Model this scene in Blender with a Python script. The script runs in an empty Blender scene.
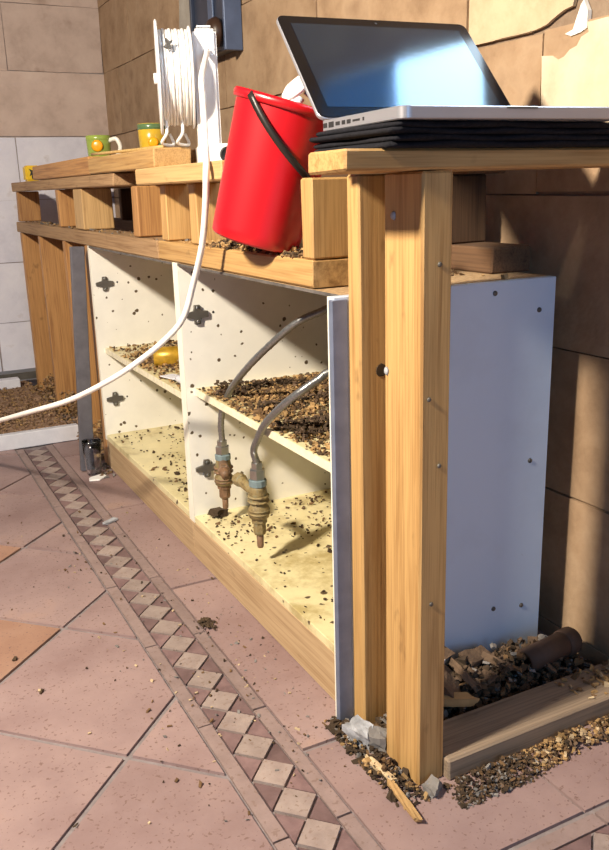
import bpy, bmesh, math, random
from mathutils import Vector, Matrix
random.seed(7)
scene = bpy.context.scene
COL = scene.collection

# ---------------------------------------------------------------- camera
cam_d = bpy.data.cameras.new('camera')
cam = bpy.data.objects.new('camera', cam_d); COL.objects.link(cam)
RIGHT = Vector((0.88786581, -0.45925259, -0.02795292))
DOWN = Vector((-0.14872749, -0.22897917, -0.96200243))
FWD = Vector((0.43540147, 0.85828643, -0.27160626))
cm = Matrix((RIGHT, -DOWN, -FWD)).transposed().to_4x4()
cm.translation = Vector((0, 0, 0.875))
cam.matrix_world = cm
cam_d.sensor_fit = 'VERTICAL'; cam_d.sensor_height = 24.0
cam_d.lens = 845.154 / 850 * 24.0
cam_d.clip_start = 0.01
scene.camera = cam

# ---------------------------------------------------------------- light
world = bpy.data.worlds.new('world'); scene.world = world
world.use_nodes = True
bg = world.node_tree.nodes['Background']
bg.inputs[0].default_value = (0.45, 0.60, 1.0, 1); bg.inputs[1].default_value = 0.06

def area(name, loc, target, size, power, color, size_y=None):
    d = bpy.data.lights.new(name, 'AREA'); d.energy = power; d.color = color
    d.shape = 'RECTANGLE' if size_y else 'DISK'; d.size = size
    if size_y: d.size_y = size_y
    o = bpy.data.objects.new(name, d); COL.objects.link(o)
    o.location = loc
    o.rotation_euler = (Vector(target) - Vector(loc)).to_track_quat('-Z', 'Y').to_euler()
    return o
# warm work lamp up on the left, cool daylight from the doorway behind the camera
area('work_lamp_light', (-0.95, 0.80, 1.95), (0.9, 1.7, 0.6), 0.19, 92, (1.0, 0.87, 0.69))
area('doorway_daylight', (0.25, -1.7, 1.25), (0.6, 2.0, 0.6), 1.1, 13.5, (0.24, 0.56, 1.0), 1.9)

vs = scene.view_settings
scene.display_settings.display_device = 'sRGB'
vs.view_transform = 'Standard'; vs.look = 'None'; vs.gamma = 1.0; vs.use_curve_mapping = False
vs.exposure = 0.43

# ---------------------------------------------------------------- materials
def nm(name):
    m = bpy.data.materials.new(name); m.use_nodes = True
    nt = m.node_tree
    return m, nt, nt.nodes['Principled BSDF']
def N(nt, t, **k):
    n = nt.nodes.new(t)
    for a, b in k.items(): setattr(n, a, b)
    return n
def ramp(nt, src, stops):
    r = N(nt, 'ShaderNodeValToRGB'); e = r.color_ramp.elements
    while len(e) < len(stops): e.new(0.5)
    for el, (p, c) in zip(e, stops):
        el.position = p; el.color = (*c, 1) if len(c) == 3 else c
    nt.links.new(src, r.inputs[0]); return r.outputs[0]
def coords(nt, scale=(1, 1, 1), rnd=True):
    tc = N(nt, 'ShaderNodeTexCoord'); mp = N(nt, 'ShaderNodeMapping')
    mp.inputs['Scale'].default_value = scale
    if rnd:
        oi = N(nt, 'ShaderNodeObjectInfo'); ml = N(nt, 'ShaderNodeVectorMath', operation='SCALE')
        ml.inputs[0].default_value = (13.1, 7.3, 9.7); nt.links.new(oi.outputs['Random'], ml.inputs['Scale'])
        ad = N(nt, 'ShaderNodeVectorMath', operation='ADD')
        nt.links.new(tc.outputs['Object'], ad.inputs[0]); nt.links.new(ml.outputs[0], ad.inputs[1])
        nt.links.new(ad.outputs[0], mp.inputs[0])
    else:
        nt.links.new(tc.outputs['Object'], mp.inputs[0])
    return mp.outputs[0]
def noise(nt, vec, scale, detail=4, rough=0.55, dist=0):
    n = N(nt, 'ShaderNodeTexNoise'); n.inputs['Scale'].default_value = scale
    n.inputs['Detail'].default_value = detail; n.inputs['Roughness'].default_value = rough
    n.inputs['Distortion'].default_value = dist
    nt.links.new(vec, n.inputs['Vector']); return n.outputs['Fac']
def mix(nt, fac, a, b, mode='MIX'):
    m = N(nt, 'ShaderNodeMix', data_type='RGBA', blend_type=mode)
    for i, v in ((0, fac), (6, a), (7, b)):
        if isinstance(v, (int, float)): m.inputs[i].default_value = v
        elif isinstance(v, tuple): m.inputs[i].default_value = (*v, 1) if len(v) == 3 else v
        else: nt.links.new(v, m.inputs[i])
    return m.outputs[2]
def bump(nt, b, h, strength=0.3, dist=0.002):
    n = N(nt, 'ShaderNodeBump'); n.inputs['Strength'].default_value = strength; n.inputs['Distance'].default_value = dist
    nt.links.new(h, n.inputs['Height']); nt.links.new(n.outputs[0], b.inputs['Normal'])
def hue_rand(nt, col, amt=0.2):
    oi = N(nt, 'ShaderNodeObjectInfo'); mr = N(nt, 'ShaderNodeMapRange')
    mr.inputs['To Min'].default_value = 1 - amt; mr.inputs['To Max'].default_value = 1 + amt
    nt.links.new(oi.outputs['Random'], mr.inputs['Value'])
    hs = N(nt, 'ShaderNodeHueSaturation'); nt.links.new(mr.outputs[0], hs.inputs['Value']); nt.links.new(col, hs.inputs['Color'])
    return hs.outputs[0]

def wood(name, light, dark, knots=True, rough=0.6, amt=0.1):
    m, nt, b = nm(name)
    v = coords(nt, (1.2, 22, 22)); n1 = noise(nt, v, 3.0, 5, 0.6, 0.4)
    v2 = coords(nt, (2.5, 140, 140)); n2 = noise(nt, v2, 2.0, 3)
    c = ramp(nt, n1, [(0.36, dark), (0.5, light), (0.7, tuple(x * 1.08 for x in light))])
    c = mix(nt, 0.45, c, ramp(nt, n2, [(0.38, tuple(x * 0.8 for x in dark)), (0.55, light)]))
    v3 = coords(nt, (5, 9, 9)); n3 = noise(nt, v3, 2.2, 3, 0.6)
    c = mix(nt, ramp(nt, n3, [(0.66, (0, 0, 0)), (0.76, (0.55, 0.55, 0.55))]), c, tuple(x * 0.35 for x in dark))
    c = hue_rand(nt, c, amt)
    nt.links.new(c, b.inputs['Base Color']); b.inputs['Roughness'].default_value = rough
    bump(nt, b, n2, 0.25, 0.001)
    return m
def plain(name, col, rough=0.5, metal=0.0, var=0.12, scale=20, spec=0.5, bmp=0.0):
    m, nt, b = nm(name)
    v = coords(nt); n = noise(nt, v, scale, 5)
    c = ramp(nt, n, [(0.3, tuple(x * (1 - var) for x in col)), (0.7, tuple(min(1, x * (1 + var)) for x in col))])
    nt.links.new(c, b.inputs['Base Color'])
    b.inputs['Roughness'].default_value = rough; b.inputs['Metallic'].default_value = metal
    b.inputs['Specular IOR Level'].default_value = spec
    if bmp: bump(nt, b, n, bmp, 0.003)
    return m
def mottled(name, stops, scale=6, rough=0.8, speck=None, bmp=0.3, rnd=0.08):
    m, nt, b = nm(name)
    v = coords(nt); n = noise(nt, v, scale, 8, 0.65)
    c = ramp(nt, n, stops)
    if speck:
        speck = tuple(speck) + (0.05, 1.0)[len(speck) - 3:]
        s = noise(nt, v, speck[0], 3, 0.5)
        c = mix(nt, ramp(nt, s, [(speck[1], (0, 0, 0)), (speck[1] + speck[3], (speck[4],) * 3)]), c, speck[2])
    c = hue_rand(nt, c, rnd)
    nt.links.new(c, b.inputs['Base Color']); b.inputs['Roughness'].default_value = rough
    f = noise(nt, v, scale * 8, 4, 0.6)
    bump(nt, b, f, bmp, 0.003)
    return m
def melamine(name, col, dirt=(0.10, 0.07, 0.04), density=0.5, spots=26, stain=None):
    m, nt, b = nm(name)
    v = coords(nt)
    vo = N(nt, 'ShaderNodeTexVoronoi'); vo.inputs['Scale'].default_value = spots
    nt.links.new(v, vo.inputs['Vector'])
    ns = noise(nt, v, 9, 3); wob = noise(nt, v, 90, 3)
    ad = N(nt, 'ShaderNodeMath', operation='MULTIPLY_ADD'); nt.links.new(wob, ad.inputs[0])
    ad.inputs[1].default_value = 0.35; nt.links.new(vo.outputs['Distance'], ad.inputs[2])
    sb = N(nt, 'ShaderNodeMath', operation='SUBTRACT'); nt.links.new(ad.outputs[0], sb.inputs[0])
    th = ramp(nt, ns, [(0.5 - 0.2 * density, (0.15, 0.15, 0.15)), (0.75, (0.42, 0.42, 0.42))])
    nt.links.new(th, sb.inputs[1])
    mask = ramp(nt, sb.outputs[0], [(0.0, (1, 1, 1)), (0.035, (0, 0, 0))])
    soft = ramp(nt, noise(nt, v, 5, 6, 0.6), [(0.45, col), (0.75, tuple(x * 0.86 for x in col))])
    if stain: soft = ramp(nt, noise(nt, v, 6, 8, 0.7), [(0.36, tuple(min(1, x * 1.12) for x in col)), (0.5, col), (0.62, stain)])
    c = mix(nt, mask, soft, dirt)
    nt.links.new(c, b.inputs['Base Color']); b.inputs['Roughness'].default_value = 0.35
    return m

M = {}
M['pine'] = wood('pine_timber', (0.51, 0.31, 0.12), (0.35, 0.185, 0.06))
M['pine_orange'] = wood('orange_pine', (0.48, 0.25, 0.09), (0.30, 0.135, 0.045))
M['pine_pale'] = wood('pale_pine', (0.56, 0.36, 0.16), (0.42, 0.25, 0.10))
M['pine_old'] = wood('old_timber', (0.30, 0.165, 0.07), (0.16, 0.08, 0.035), rough=0.8)
M['pine_dusty'] = wood('dusty_pine', (0.40, 0.25, 0.13), (0.25, 0.14, 0.065), rough=0.85)
M['pine_plinth'] = wood('dusty_plinth_pine', (0.47, 0.33, 0.19), (0.36, 0.23, 0.12), rough=0.8)
M['pine_shaded'] = wood('shade_darkened_timber', (0.13, 0.07, 0.035), (0.07, 0.035, 0.018), rough=0.9)  # shade below the bar put into the colour of the back timbers
M['sole'] = wood('dusty_timber', (0.30, 0.225, 0.16), (0.19, 0.14, 0.10), rough=0.9)
M['endgrain'] = mottled('end_grain', [(0.35, (0.22, 0.12, 0.04)), (0.6, (0.48, 0.30, 0.12))], 60, 0.8)
M['melamine'] = melamine('white_melamine', (0.88, 0.87, 0.81), density=0.8, spots=38)
M['melamine_out'] = melamine('white_melamine_blue_lit', (0.58, 0.69, 0.84), density=0.0, spots=9)  # blue of the cool daylight put into the white panel's colour
M['melamine_edge'] = plain('white_edge_band', (0.86, 0.84, 0.74), 0.4, var=0.05)
M['carcass_floor'] = melamine('dirty_melamine', (0.72, 0.64, 0.38), density=1.1, spots=34, stain=(0.46, 0.37, 0.17))
M['shelf_edge'] = plain('shelf_edge', (0.80, 0.74, 0.56), 0.5, var=0.15, scale=60)
M['chipboard'] = mottled('chipboard', [(0.35, (0.30, 0.18, 0.08)), (0.65, (0.58, 0.40, 0.22))], 120, 0.9)
M['tile'] = mottled('terracotta_tile', [(0.28, (0.215, 0.135, 0.13)), (0.48, (0.29, 0.20, 0.195)), (0.6, (0.335, 0.235, 0.225)), (0.75, (0.40, 0.26, 0.21))], 3.2, 0.55, (160, 0.62, (0.19, 0.115, 0.10)), 0.2, 0.06)
M['tile_orange'] = mottled('orange_terracotta_tile', [(0.25, (0.27, 0.145, 0.10)), (0.5, (0.355, 0.205, 0.145)), (0.72, (0.40, 0.255, 0.19))], 5, 0.55, (160, 0.62, (0.19, 0.115, 0.10)), 0.2, 0.06)
M['diamond'] = mottled('light_diamond_tile', [(0.3, (0.255, 0.195, 0.18)), (0.65, (0.355, 0.285, 0.26))], 30, 0.6, (140, 0.6, (0.25, 0.18, 0.155)), 0.3, 0.15)
M['triangle'] = mottled('dark_triangle_tile', [(0.3, (0.13, 0.078, 0.08)), (0.65, (0.22, 0.14, 0.14))], 30, 0.6, None, 0.2, 0.25)
M['listello'] = mottled('border_tile', [(0.3, (0.225, 0.16, 0.15)), (0.65, (0.30, 0.22, 0.21))], 22, 0.65, (140, 0.6, (0.22, 0.15, 0.13)), 0.2, 0.08)
M['grout'] = mottled('grout', [(0.3, (0.17, 0.145, 0.15)), (0.65, (0.265, 0.23, 0.235))], 40, 0.95)
M['block'] = mottled('bare_block', [(0.25, (0.22, 0.135, 0.075)), (0.5, (0.36, 0.24, 0.145)), (0.75, (0.46, 0.33, 0.215))], 8, 0.9, (8, 0.61, (0.19, 0.105, 0.055), 0.16, 0.75), 0.6, 0.08)
M['block_tan'] = mottled('tan_block', [(0.25, (0.42, 0.32, 0.27)), (0.5, (0.56, 0.44, 0.38)), (0.75, (0.63, 0.51, 0.44))], 8, 0.9, (9, 0.62, (0.30, 0.20, 0.15), 0.16, 0.75), 0.6, 0.04)
M['block_pale'] = mottled('pale_block', [(0.25, (0.60, 0.60, 0.70)), (0.5, (0.74, 0.74, 0.84)), (0.75, (0.82, 0.82, 0.90))], 7, 0.9, (14, 0.66, (0.46, 0.40, 0.40), 0.16, 0.75), 0.8, 0.05)
M['mortar'] = mottled('mortar', [(0.3, (0.20, 0.135, 0.09)), (0.7, (0.32, 0.235, 0.165))], 30, 0.95)
M['mortar_far'] = mottled('grey_mortar', [(0.3, (0.33, 0.28, 0.26)), (0.7, (0.46, 0.40, 0.38))], 30, 0.95)
M['plaster'] = mottled('cream_plaster', [(0.25, (0.52, 0.42, 0.29)), (0.6, (0.68, 0.58, 0.42))], 12, 0.85, (20, 0.68, (0.40, 0.29, 0.18), 0.16, 0.75), 0.3, 0.03)
M['plaster_tan'] = mottled('tan_plaster', [(0.25, (0.46, 0.34, 0.21)), (0.6, (0.60, 0.47, 0.31))], 14, 0.85, (16, 0.66, (0.34, 0.22, 0.12), 0.16, 0.75), 0.4, 0.03)
M['white_plaster'] = plain('white_plaster', (0.88, 0.86, 0.80), 0.8)
M['wall_grey'] = mottled('grey_wall_patch', [(0.3, (0.30, 0.27, 0.23)), (0.7, (0.42, 0.39, 0.35))], 20, 0.95)
M['black_cloth'] = plain('black_cloth', (0.010, 0.010, 0.014), 0.9, var=0.4, scale=200, spec=0.2, bmp=0.5)
M['aluminium'] = plain('aluminium', (0.40, 0.40, 0.44), 0.38, 0.6, 0.03)
M['dark_slot'] = plain('dark_slot', (0.02, 0.02, 0.022), 0.5)
M['bezel'] = plain('black_glass_bezel', (0.004, 0.004, 0.005), 0.12, var=0.02, spec=0.22)
M['key'] = plain('black_keys', (0.015, 0.015, 0.017), 0.5)
M['red'] = plain('red_plastic', (0.56, 0.003, 0.010), 0.34, var=0.04, scale=6, spec=0.9)
M['black_plastic'] = plain('black_plastic', (0.022, 0.017, 0.015), 0.4)
M['white_plastic'] = plain('white_plastic', (0.90, 0.90, 0.90), 0.35, var=0.03)
M['white_cable'] = plain('white_cable', (0.90, 0.88, 0.84), 0.45, var=0.08, scale=30)
M['chrome'] = plain('braided_steel', (0.30, 0.31, 0.32), 0.36, 0.85, 0.25, 300)
M['nut'] = plain('chrome_nut', (0.34, 0.35, 0.36), 0.28, 0.9, 0.3)
M['brass'] = mottled('corroded_brass', [(0.3, (0.10, 0.065, 0.03)), (0.5, (0.27, 0.20, 0.085)), (0.75, (0.20, 0.21, 0.15))], 70, 0.5, None, 0.4)
M['copper'] = mottled('dull_copper', [(0.3, (0.09, 0.055, 0.03)), (0.65, (0.24, 0.135, 0.075))], 70, 0.5)
M['teal'] = plain('blue_valve_tape', (0.17, 0.23, 0.25), 0.5, var=0.4)
M['hinge'] = plain('grey_steel', (0.13, 0.12, 0.105), 0.5, 0.4, 0.25)
M['grey_batten'] = plain('grey_painted_steel', (0.13, 0.125, 0.145), 0.5, 0.2, 0.18, 30)
M['steel_strip'] = plain('blue_grey_steel', (0.17, 0.20, 0.29), 0.45, 0.3, 0.15, 30)
M['shade_edge'] = plain('painted_shade_edge', (0.11, 0.10, 0.095), 0.7, 0.0, 0.4, 40)  # dark tone stands for the shade right under the rail
M['yellow_tin'] = plain('yellow_tin', (0.50, 0.30, 0.03), 0.35, 0.3, 0.4, 40)
M['white_paint'] = mottled('white_painted_timber', [(0.3, (0.60, 0.61, 0.68)), (0.7, (0.78, 0.79, 0.86))], 12, 0.6)
M['sawdust'] = mottled('sawdust_floor', [(0.25, (0.16, 0.09, 0.05)), (0.5, (0.34, 0.21, 0.13)), (0.75, (0.50, 0.35, 0.23))], 40, 0.95, None, 0.8)
M['yellow'] = plain('yellow_plastic', (0.75, 0.50, 0.02), 0.4)
M['green_glaze'] = plain('green_glaze', (0.27, 0.36, 0.07), 0.25, var=0.15)
M['dark_green_glaze'] = plain('dark_green_glaze', (0.09, 0.16, 0.07), 0.25)
M['white_glaze'] = plain('white_glaze', (0.82, 0.80, 0.74), 0.2, var=0.03)
M['yellow_glaze'] = plain('yellow_glaze', (0.55, 0.36, 0.03), 0.25, var=0.15)
M['orange_glaze'] = plain('orange_glaze', (0.85, 0.36, 0.01), 0.25)
M['navy'] = plain('dark_blue_metal', (0.035, 0.045, 0.075), 0.4, 0.2)
M['navy_edge'] = plain('blue_edge', (0.085, 0.12, 0.21), 0.4, 0.2)
M['brown_knob'] = plain('brown_bakelite', (0.045, 0.022, 0.012), 0.4)
M['bamboo'] = wood('bamboo', (0.66, 0.44, 0.17), (0.50, 0.30, 0.10))
M['dirt'] = plain('dark_dirt', (0.055, 0.034, 0.018), 0.95, var=0.4)
M['dirt2'] = plain('brown_dirt', (0.15, 0.085, 0.038), 0.95, var=0.4)
M['chip_tan'] = plain('wood_chip', (0.36, 0.225, 0.095), 0.85, var=0.35)
M['chip_pale'] = plain('pale_chip', (0.50, 0.38, 0.23), 0.85, var=0.3)
M['chip_grey'] = plain('grey_rubble', (0.20, 0.185, 0.175), 0.9, var=0.3)
M['rot'] = mottled('rotten_wood', [(0.3, (0.07, 0.043, 0.028)), (0.7, (0.17, 0.11, 0.068))], 25, 0.95, None, 0.8)
M['white_chalk'] = plain('white_chalk', (0.36, 0.37, 0.40), 0.9, var=0.4, scale=50, bmp=0.8)
M['pipe'] = plain('dark_clay_pipe', (0.075, 0.042, 0.028), 0.7, var=0.3)
m, nt, b = nm('clear_plastic')
b.inputs['Base Color'].default_value = (0.93, 0.96, 1, 1); b.inputs['Roughness'].default_value = 0.08
b.inputs['Transmission Weight'].default_value = 1.0; b.inputs['IOR'].default_value = 1.3
M['clear'] = m
m, nt, b = nm('glossy_display')        # dark panel with a blue-coated glass front
b.inputs['Base Color'].default_value = (0.006, 0.010, 0.02, 1); b.inputs['Roughness'].default_value = 0.11
b.inputs['IOR'].default_value = 1.72; b.inputs['Specular Tint'].default_value = (0.42, 0.76, 1.0, 1)
v = coords(nt, rnd=False); bump(nt, b, noise(nt, v, 130, 2), 0.05, 0.0006)
M['display'] = m
m, nt, b = nm('added_glow_pane')  # glow added for the laptop screen to mirror
b.inputs['Base Color'].default_value = (0.8, 0.9, 1, 1); b.inputs['Emission Color'].default_value = (0.62, 0.82, 1.0, 1)
b.inputs['Emission Strength'].default_value = 11.0; b.inputs['Roughness'].default_value = 0.1
M['glow_pane'] = m
m, nt, b = nm('added_blue_blind')  # added to dim the upper half of that glow
b.inputs['Base Color'].default_value = (0.10, 0.25, 0.5, 1); b.inputs['Roughness'].default_value = 0.6
M['added_blind'] = m

# ---------------------------------------------------------------- mesh helpers
def link(o, parent=None):
    COL.objects.link(o)
    if parent is not None:
        o.parent = parent
        if not parent.get('local_frame'):
            p, off = parent, Vector((0, 0, 0))
            while p is not None: off += p.location; p = p.parent
            o.location = o.location - off
    return o
def mesh(name, verts, faces, mats, parent=None, loc=(0, 0, 0), rot=None, smooth=False, midx=None, bevel=0.0, seg=1):
    me = bpy.data.meshes.new(name)
    me.from_pydata([tuple(v) for v in verts], [], faces)
    bm = bmesh.new(); bm.from_mesh(me)
    if midx:
        for f, i in zip(bm.faces, midx): f.material_index = i
    bmesh.ops.recalc_face_normals(bm, faces=bm.faces)
    if bevel: bmesh.ops.bevel(bm, geom=list(bm.edges), offset=bevel, segments=seg, affect='EDGES', clamp_overlap=True)
    for f in bm.faces: f.smooth = smooth
    bm.to_mesh(me); bm.free()
    for m_ in (mats if isinstance(mats, (list, tuple)) else [mats]): me.materials.append(M[m_])
    o = bpy.data.objects.new(name, me); o.location = loc
    if rot: o.rotation_euler = rot
    return link(o, parent)
def thing(name, label, cat, loc=(0, 0, 0), group=None, rot=None, local=False):
    o = bpy.data.objects.new(name, None); COL.objects.link(o); o.location = loc; o.empty_display_size = 0.05
    if rot: o.rotation_euler = rot
    if local: o['local_frame'] = True
    return tag(o, label, cat, group)
def tag(o, label, cat, group=None, kind=None):
    o['label'] = label
    if cat: o['category'] = cat
    if group: o['group'] = group
    if kind: o['kind'] = kind
    return o
def struct(o, label, cat): return tag(o, label, cat, kind='structure')
BF = [(0, 1, 3, 2), (4, 6, 7, 5), (0, 4, 5, 1), (2, 3, 7, 6), (0, 2, 6, 4), (1, 5, 7, 3)]
def bverts(x0, x1, y0, y1, z0, z1):
    return [(x, y, z) for x in (x0, x1) for y in (y0, y1) for z in (z0, z1)]
def box(name, x0, x1, y0, y1, z0, z1, mat, parent=None, bevel=0.002, rot=None, seg=1):
    c = Vector(((x0 + x1) / 2, (y0 + y1) / 2, (z0 + z1) / 2)); h = ((x1 - x0) / 2, (y1 - y0) / 2, (z1 - z0) / 2)
    return mesh(name, bverts(-h[0], h[0], -h[1], h[1], -h[2], h[2]), BF, mat, parent, c, rot, bevel=bevel, seg=seg)
def timber(name, x0, x1, y0, y1, z0, z1, mat, parent=None, tilt=(0, 0, 0), warp=0.0015, bevel=0.003):
    """box whose local X axis is its long axis, so that the grain runs along it"""
    d = [x1 - x0, y1 - y0, z1 - z0]; ax = d.index(max(d))
    c = Vector(((x0 + x1) / 2, (y0 + y1) / 2, (z0 + z1) / 2))
    if ax == 0: R = Matrix.Identity(3); h = d
    elif ax == 1: R = Matrix(((0, -1, 0), (1, 0, 0), (0, 0, 1))); h = [d[1], d[0], d[2]]
    else: R = Matrix(((0, 0, -1), (0, 1, 0), (1, 0, 0))); h = [d[2], d[1], d[0]]
    vs_ = [Vector(v) + Vector([random.uniform(-warp, warp) * (0 if i == 0 else 1) for i in range(3)]) for v in bverts(-h[0] / 2, h[0] / 2, -h[1] / 2, h[1] / 2, -h[2] / 2, h[2] / 2)]
    T = Matrix.Rotation(tilt[0], 3, 'X') @ Matrix.Rotation(tilt[1], 3, 'Y') @ Matrix.Rotation(tilt[2], 3, 'Z')
    o = mesh(name, vs_, BF, mat, parent, c, (T @ R).to_euler(), bevel=bevel)
    return o
def prism(name, poly, axis, a0, a1, mat, parent=None, bevel=0.0, loc=(0, 0, 0), rot=None):
    """extrude a 2-D polygon along an axis"""
    n = len(poly)
    def P(p, a): return {'x': (a, p[0], p[1]), 'y': (p[0], a, p[1]), 'z': (p[0], p[1], a)}[axis]
    vs_ = [P(p, a0) for p in poly] + [P(p, a1) for p in poly]
    fs = [tuple(range(n)), tuple(range(2 * n - 1, n - 1, -1))] + [(i, (i + 1) % n, n + (i + 1) % n, n + i) for i in range(n)]
    c = Vector([sum(v[i] for v in vs_) / len(vs_) for i in range(3)])
    vs_ = [Vector(v) - c for v in vs_]
    return mesh(name, vs_, fs, mat, parent, c + Vector(loc), rot, bevel=bevel)
def lathe(name, prof, mat, parent=None, loc=(0, 0, 0), rot=None, seg=28, smooth=True, cap0=True, cap1=True, wob=0.0):
    vs_, fs = [], []
    for r, z in prof:
        for k in range(seg):
            a = 2 * math.pi * k / seg; rr = r * (1 + random.uniform(-wob, wob))
            vs_.append((rr * math.cos(a), rr * math.sin(a), z))
    for i in range(len(prof) - 1):
        for k in range(seg):
            k2 = (k + 1) % seg
            fs.append((i * seg + k, i * seg + k2, (i + 1) * seg + k2, (i + 1) * seg + k))
    if cap0: fs.append(tuple(range(seg)))
    if cap1: fs.append(tuple((len(prof) - 1) * seg + k for k in range(seg)))
    o = mesh(name, vs_, fs, mat, parent, loc, rot, smooth)
    if smooth:
        for p in o.data.polygons:
            if len(p.vertices) > 4: p.use_smooth = False
    return o
def spline(pts, sub=8):
    P = [Vector(p) for p in pts]; P = [2 * P[0] - P[1]] + P + [2 * P[-1] - P[-2]]; out = []
    for i in range(1, len(P) - 2):
        for k in range(sub):
            t = k / sub; a, b_, c, d = P[i - 1:i + 3]
            out.append(0.5 * ((2 * b_) + (c - a) * t + (2 * a - 5 * b_ + 4 * c - d) * t * t + (3 * b_ - a - 3 * c + d) * t ** 3))
    out.append(P[-2]); return out
def tube(name, pts, r, mat, parent=None, seg=10, sub=8, smooth_path=True):
    path = spline(pts, sub) if smooth_path else [Vector(p) for p in pts]
    c0 = path[0].copy(); vs_, fs = [], []
    up = Vector((0.13, 0.21, 0.97))
    for i, p in enumerate(path):
        t = (path[min(i + 1, len(path) - 1)] - path[max(i - 1, 0)]).normalized()
        s = t.cross(up)
        if s.length < 0.05: s = t.cross(Vector((1, 0, 0)))
        s.normalize(); u = s.cross(t).normalized(); up = u
        rr = r(i / (len(path) - 1)) if callable(r) else r
        for k in range(seg):
            a = 2 * math.pi * k / seg
            vs_.append(p - c0 + s * math.cos(a) * rr + u * math.sin(a) * rr)
    for i in range(len(path) - 1):
        for k in range(seg):
            k2 = (k + 1) % seg
            fs.append((i * seg + k, i * seg + k2, (i + 1) * seg + k2, (i + 1) * seg + k))
    fs.append(tuple(range(seg))); fs.append(tuple((len(path) - 1) * seg + k for k in range(seg)))
    return mesh(name, vs_, fs, mat, parent, c0, None, True)
def clip(poly, nx, ny, d):
    """keep the side nx*x+ny*y<=d"""
    out = []
    for i, a in enumerate(poly):
        b_ = poly[(i + 1) % len(poly)]
        fa, fb = nx * a[0] + ny * a[1] - d, nx * b_[0] + ny * b_[1] - d
        if fa <= 0: out.append(a)
        if fa * fb < 0:
            t = fa / (fa - fb); out.append((a[0] + (b_[0] - a[0]) * t, a[1] + (b_[1] - a[1]) * t))
    return out
def parea(p): return abs(sum(p[i][0] * p[(i + 1) % len(p)][1] - p[(i + 1) % len(p)][0] * p[i][1] for i in range(len(p)))) / 2
def chips(name, spots, mats, label, cat, parent=None, flat=0.35):
    """spots: (x,y,z,size); one mesh of little irregular crumbs"""
    vs_, fs, mi = [], [], []
    c = Vector(spots[0][:3])
    for x, y, z, s in spots:
        a, b_, h = s * random.uniform(0.6, 1.5), s * random.uniform(0.35, 0.8), s * random.uniform(0.15, flat * 2)
        R = Matrix.Rotation(random.uniform(0, 6.28), 3, 'Z') @ Matrix.Rotation(random.gauss(0, 0.35), 3, 'X') @ Matrix.Rotation(random.gauss(0, 0.35), 3, 'Y')
        n = len(vs_)
        for v in bverts(-a / 2, a / 2, -b_ / 2, b_ / 2, -h / 2, h / 2):
            w = Vector([q * random.uniform(0.55, 1.15) for q in v])
            vs_.append(R @ w + Vector((x, y, z + h * 0.4)) - c)
        fs += [tuple(n + i for i in f) for f in BF]; mi += [random.randrange(len(mats))] * 6
    o = mesh(name, vs_, fs, mats, parent, c, None, midx=mi)
    if parent is None: tag(o, label, cat)
    o['kind'] = 'stuff'
    return o

# ================================================================ SETTING
WX, WY = 1.11, 4.10           # back wall plane (x) and far wall plane (y)
floor = box('floor', -1.9, WX + 0.1, -1.9, WY + 0.1, -0.12, -0.005, 'grout', bevel=0)
struct(floor, 'terracotta tiled floor with a band of diamond border tiles', 'floor')
def tile(name, poly, mat, top=0.0, shrink=0.0):
    if len(poly) < 3 or parea(poly) < 4e-4: return
    o = prism(name, poly, 'z', -0.012, top + random.uniform(-0.0008, 0.0008), mat, floor)
    return o
# large tiles laid on the diagonal
s = 0.239; g = 0.0055
for i in range(-9, 12):
    for j in range(-12, 9):
        cx, cy = 0.26 + (i + j) * s, 1.175 + s + (i - j) * s
        r = s - g * 1.41
        base = [(cx - r, cy), (cx, cy - r), (cx + r, cy), (cx, cy + r)]
        if cx < -1.9 or cx > 1.5 or cy < -1.7 or cy > 3.5: continue
        q = clip(clip(clip(clip(base, 1, 0, 0.381), -1, 0, 1.7), 0, -1, 1.4), 0, 1, 3.05)
        orange = (i + j) <= -1 and cy > 1.2
        tile('floor_tile', q, 'tile_orange' if orange or random.random() < 0.15 else 'tile')
        q = clip(clip(clip(clip(base, -1, 0, -0.389), 1, 0, WX), 0, -1, 1.4), 0, 1, 0.589)
        tile('floor_tile', q, 'tile')
# border strip along the counter: listello, diamonds and triangles, listello
def strip(y0, y1):
    k = 0; y = y0
    while y < y1 - 0.02:
        L = min(0.298, y1 - y)
        for x0, x1 in ((0.386, 0.409), (0.488, 0.511)):
            tile('border_tile', [(x0, y + 0.002), (x1, y + 0.002), (x1, y + L - 0.002), (x0, y + L - 0.002)], 'listello')
        y += L
    p = 0.0745; n0 = int((y0 - 0.875) / p) - 1
    for n in range(n0, 60):
        cy = 0.875 + n * p
        if cy - p / 2 < y0 or cy + p / 2 > y1: continue
        hx, hy = 0.0345, p / 2 - 0.0015
        tile('diamond_tile', [(0.4485 - hx, cy), (0.4485, cy - hy), (0.4485 + hx, cy), (0.4485, cy + hy)], 'diamond', 0.0014)
        for sx in (-1, 1):
            xe = 0.4485 + sx * 0.0362; ym = cy + p / 2
            if ym + p / 2 > y1: continue
            tile('triangle_tile', [(xe, ym - p / 2 + 0.004), (xe, ym + p / 2 - 0.004), (0.4485 + sx * 0.004, ym)], 'triangle', -0.0006)
strip(0.595, 3.04)
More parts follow.
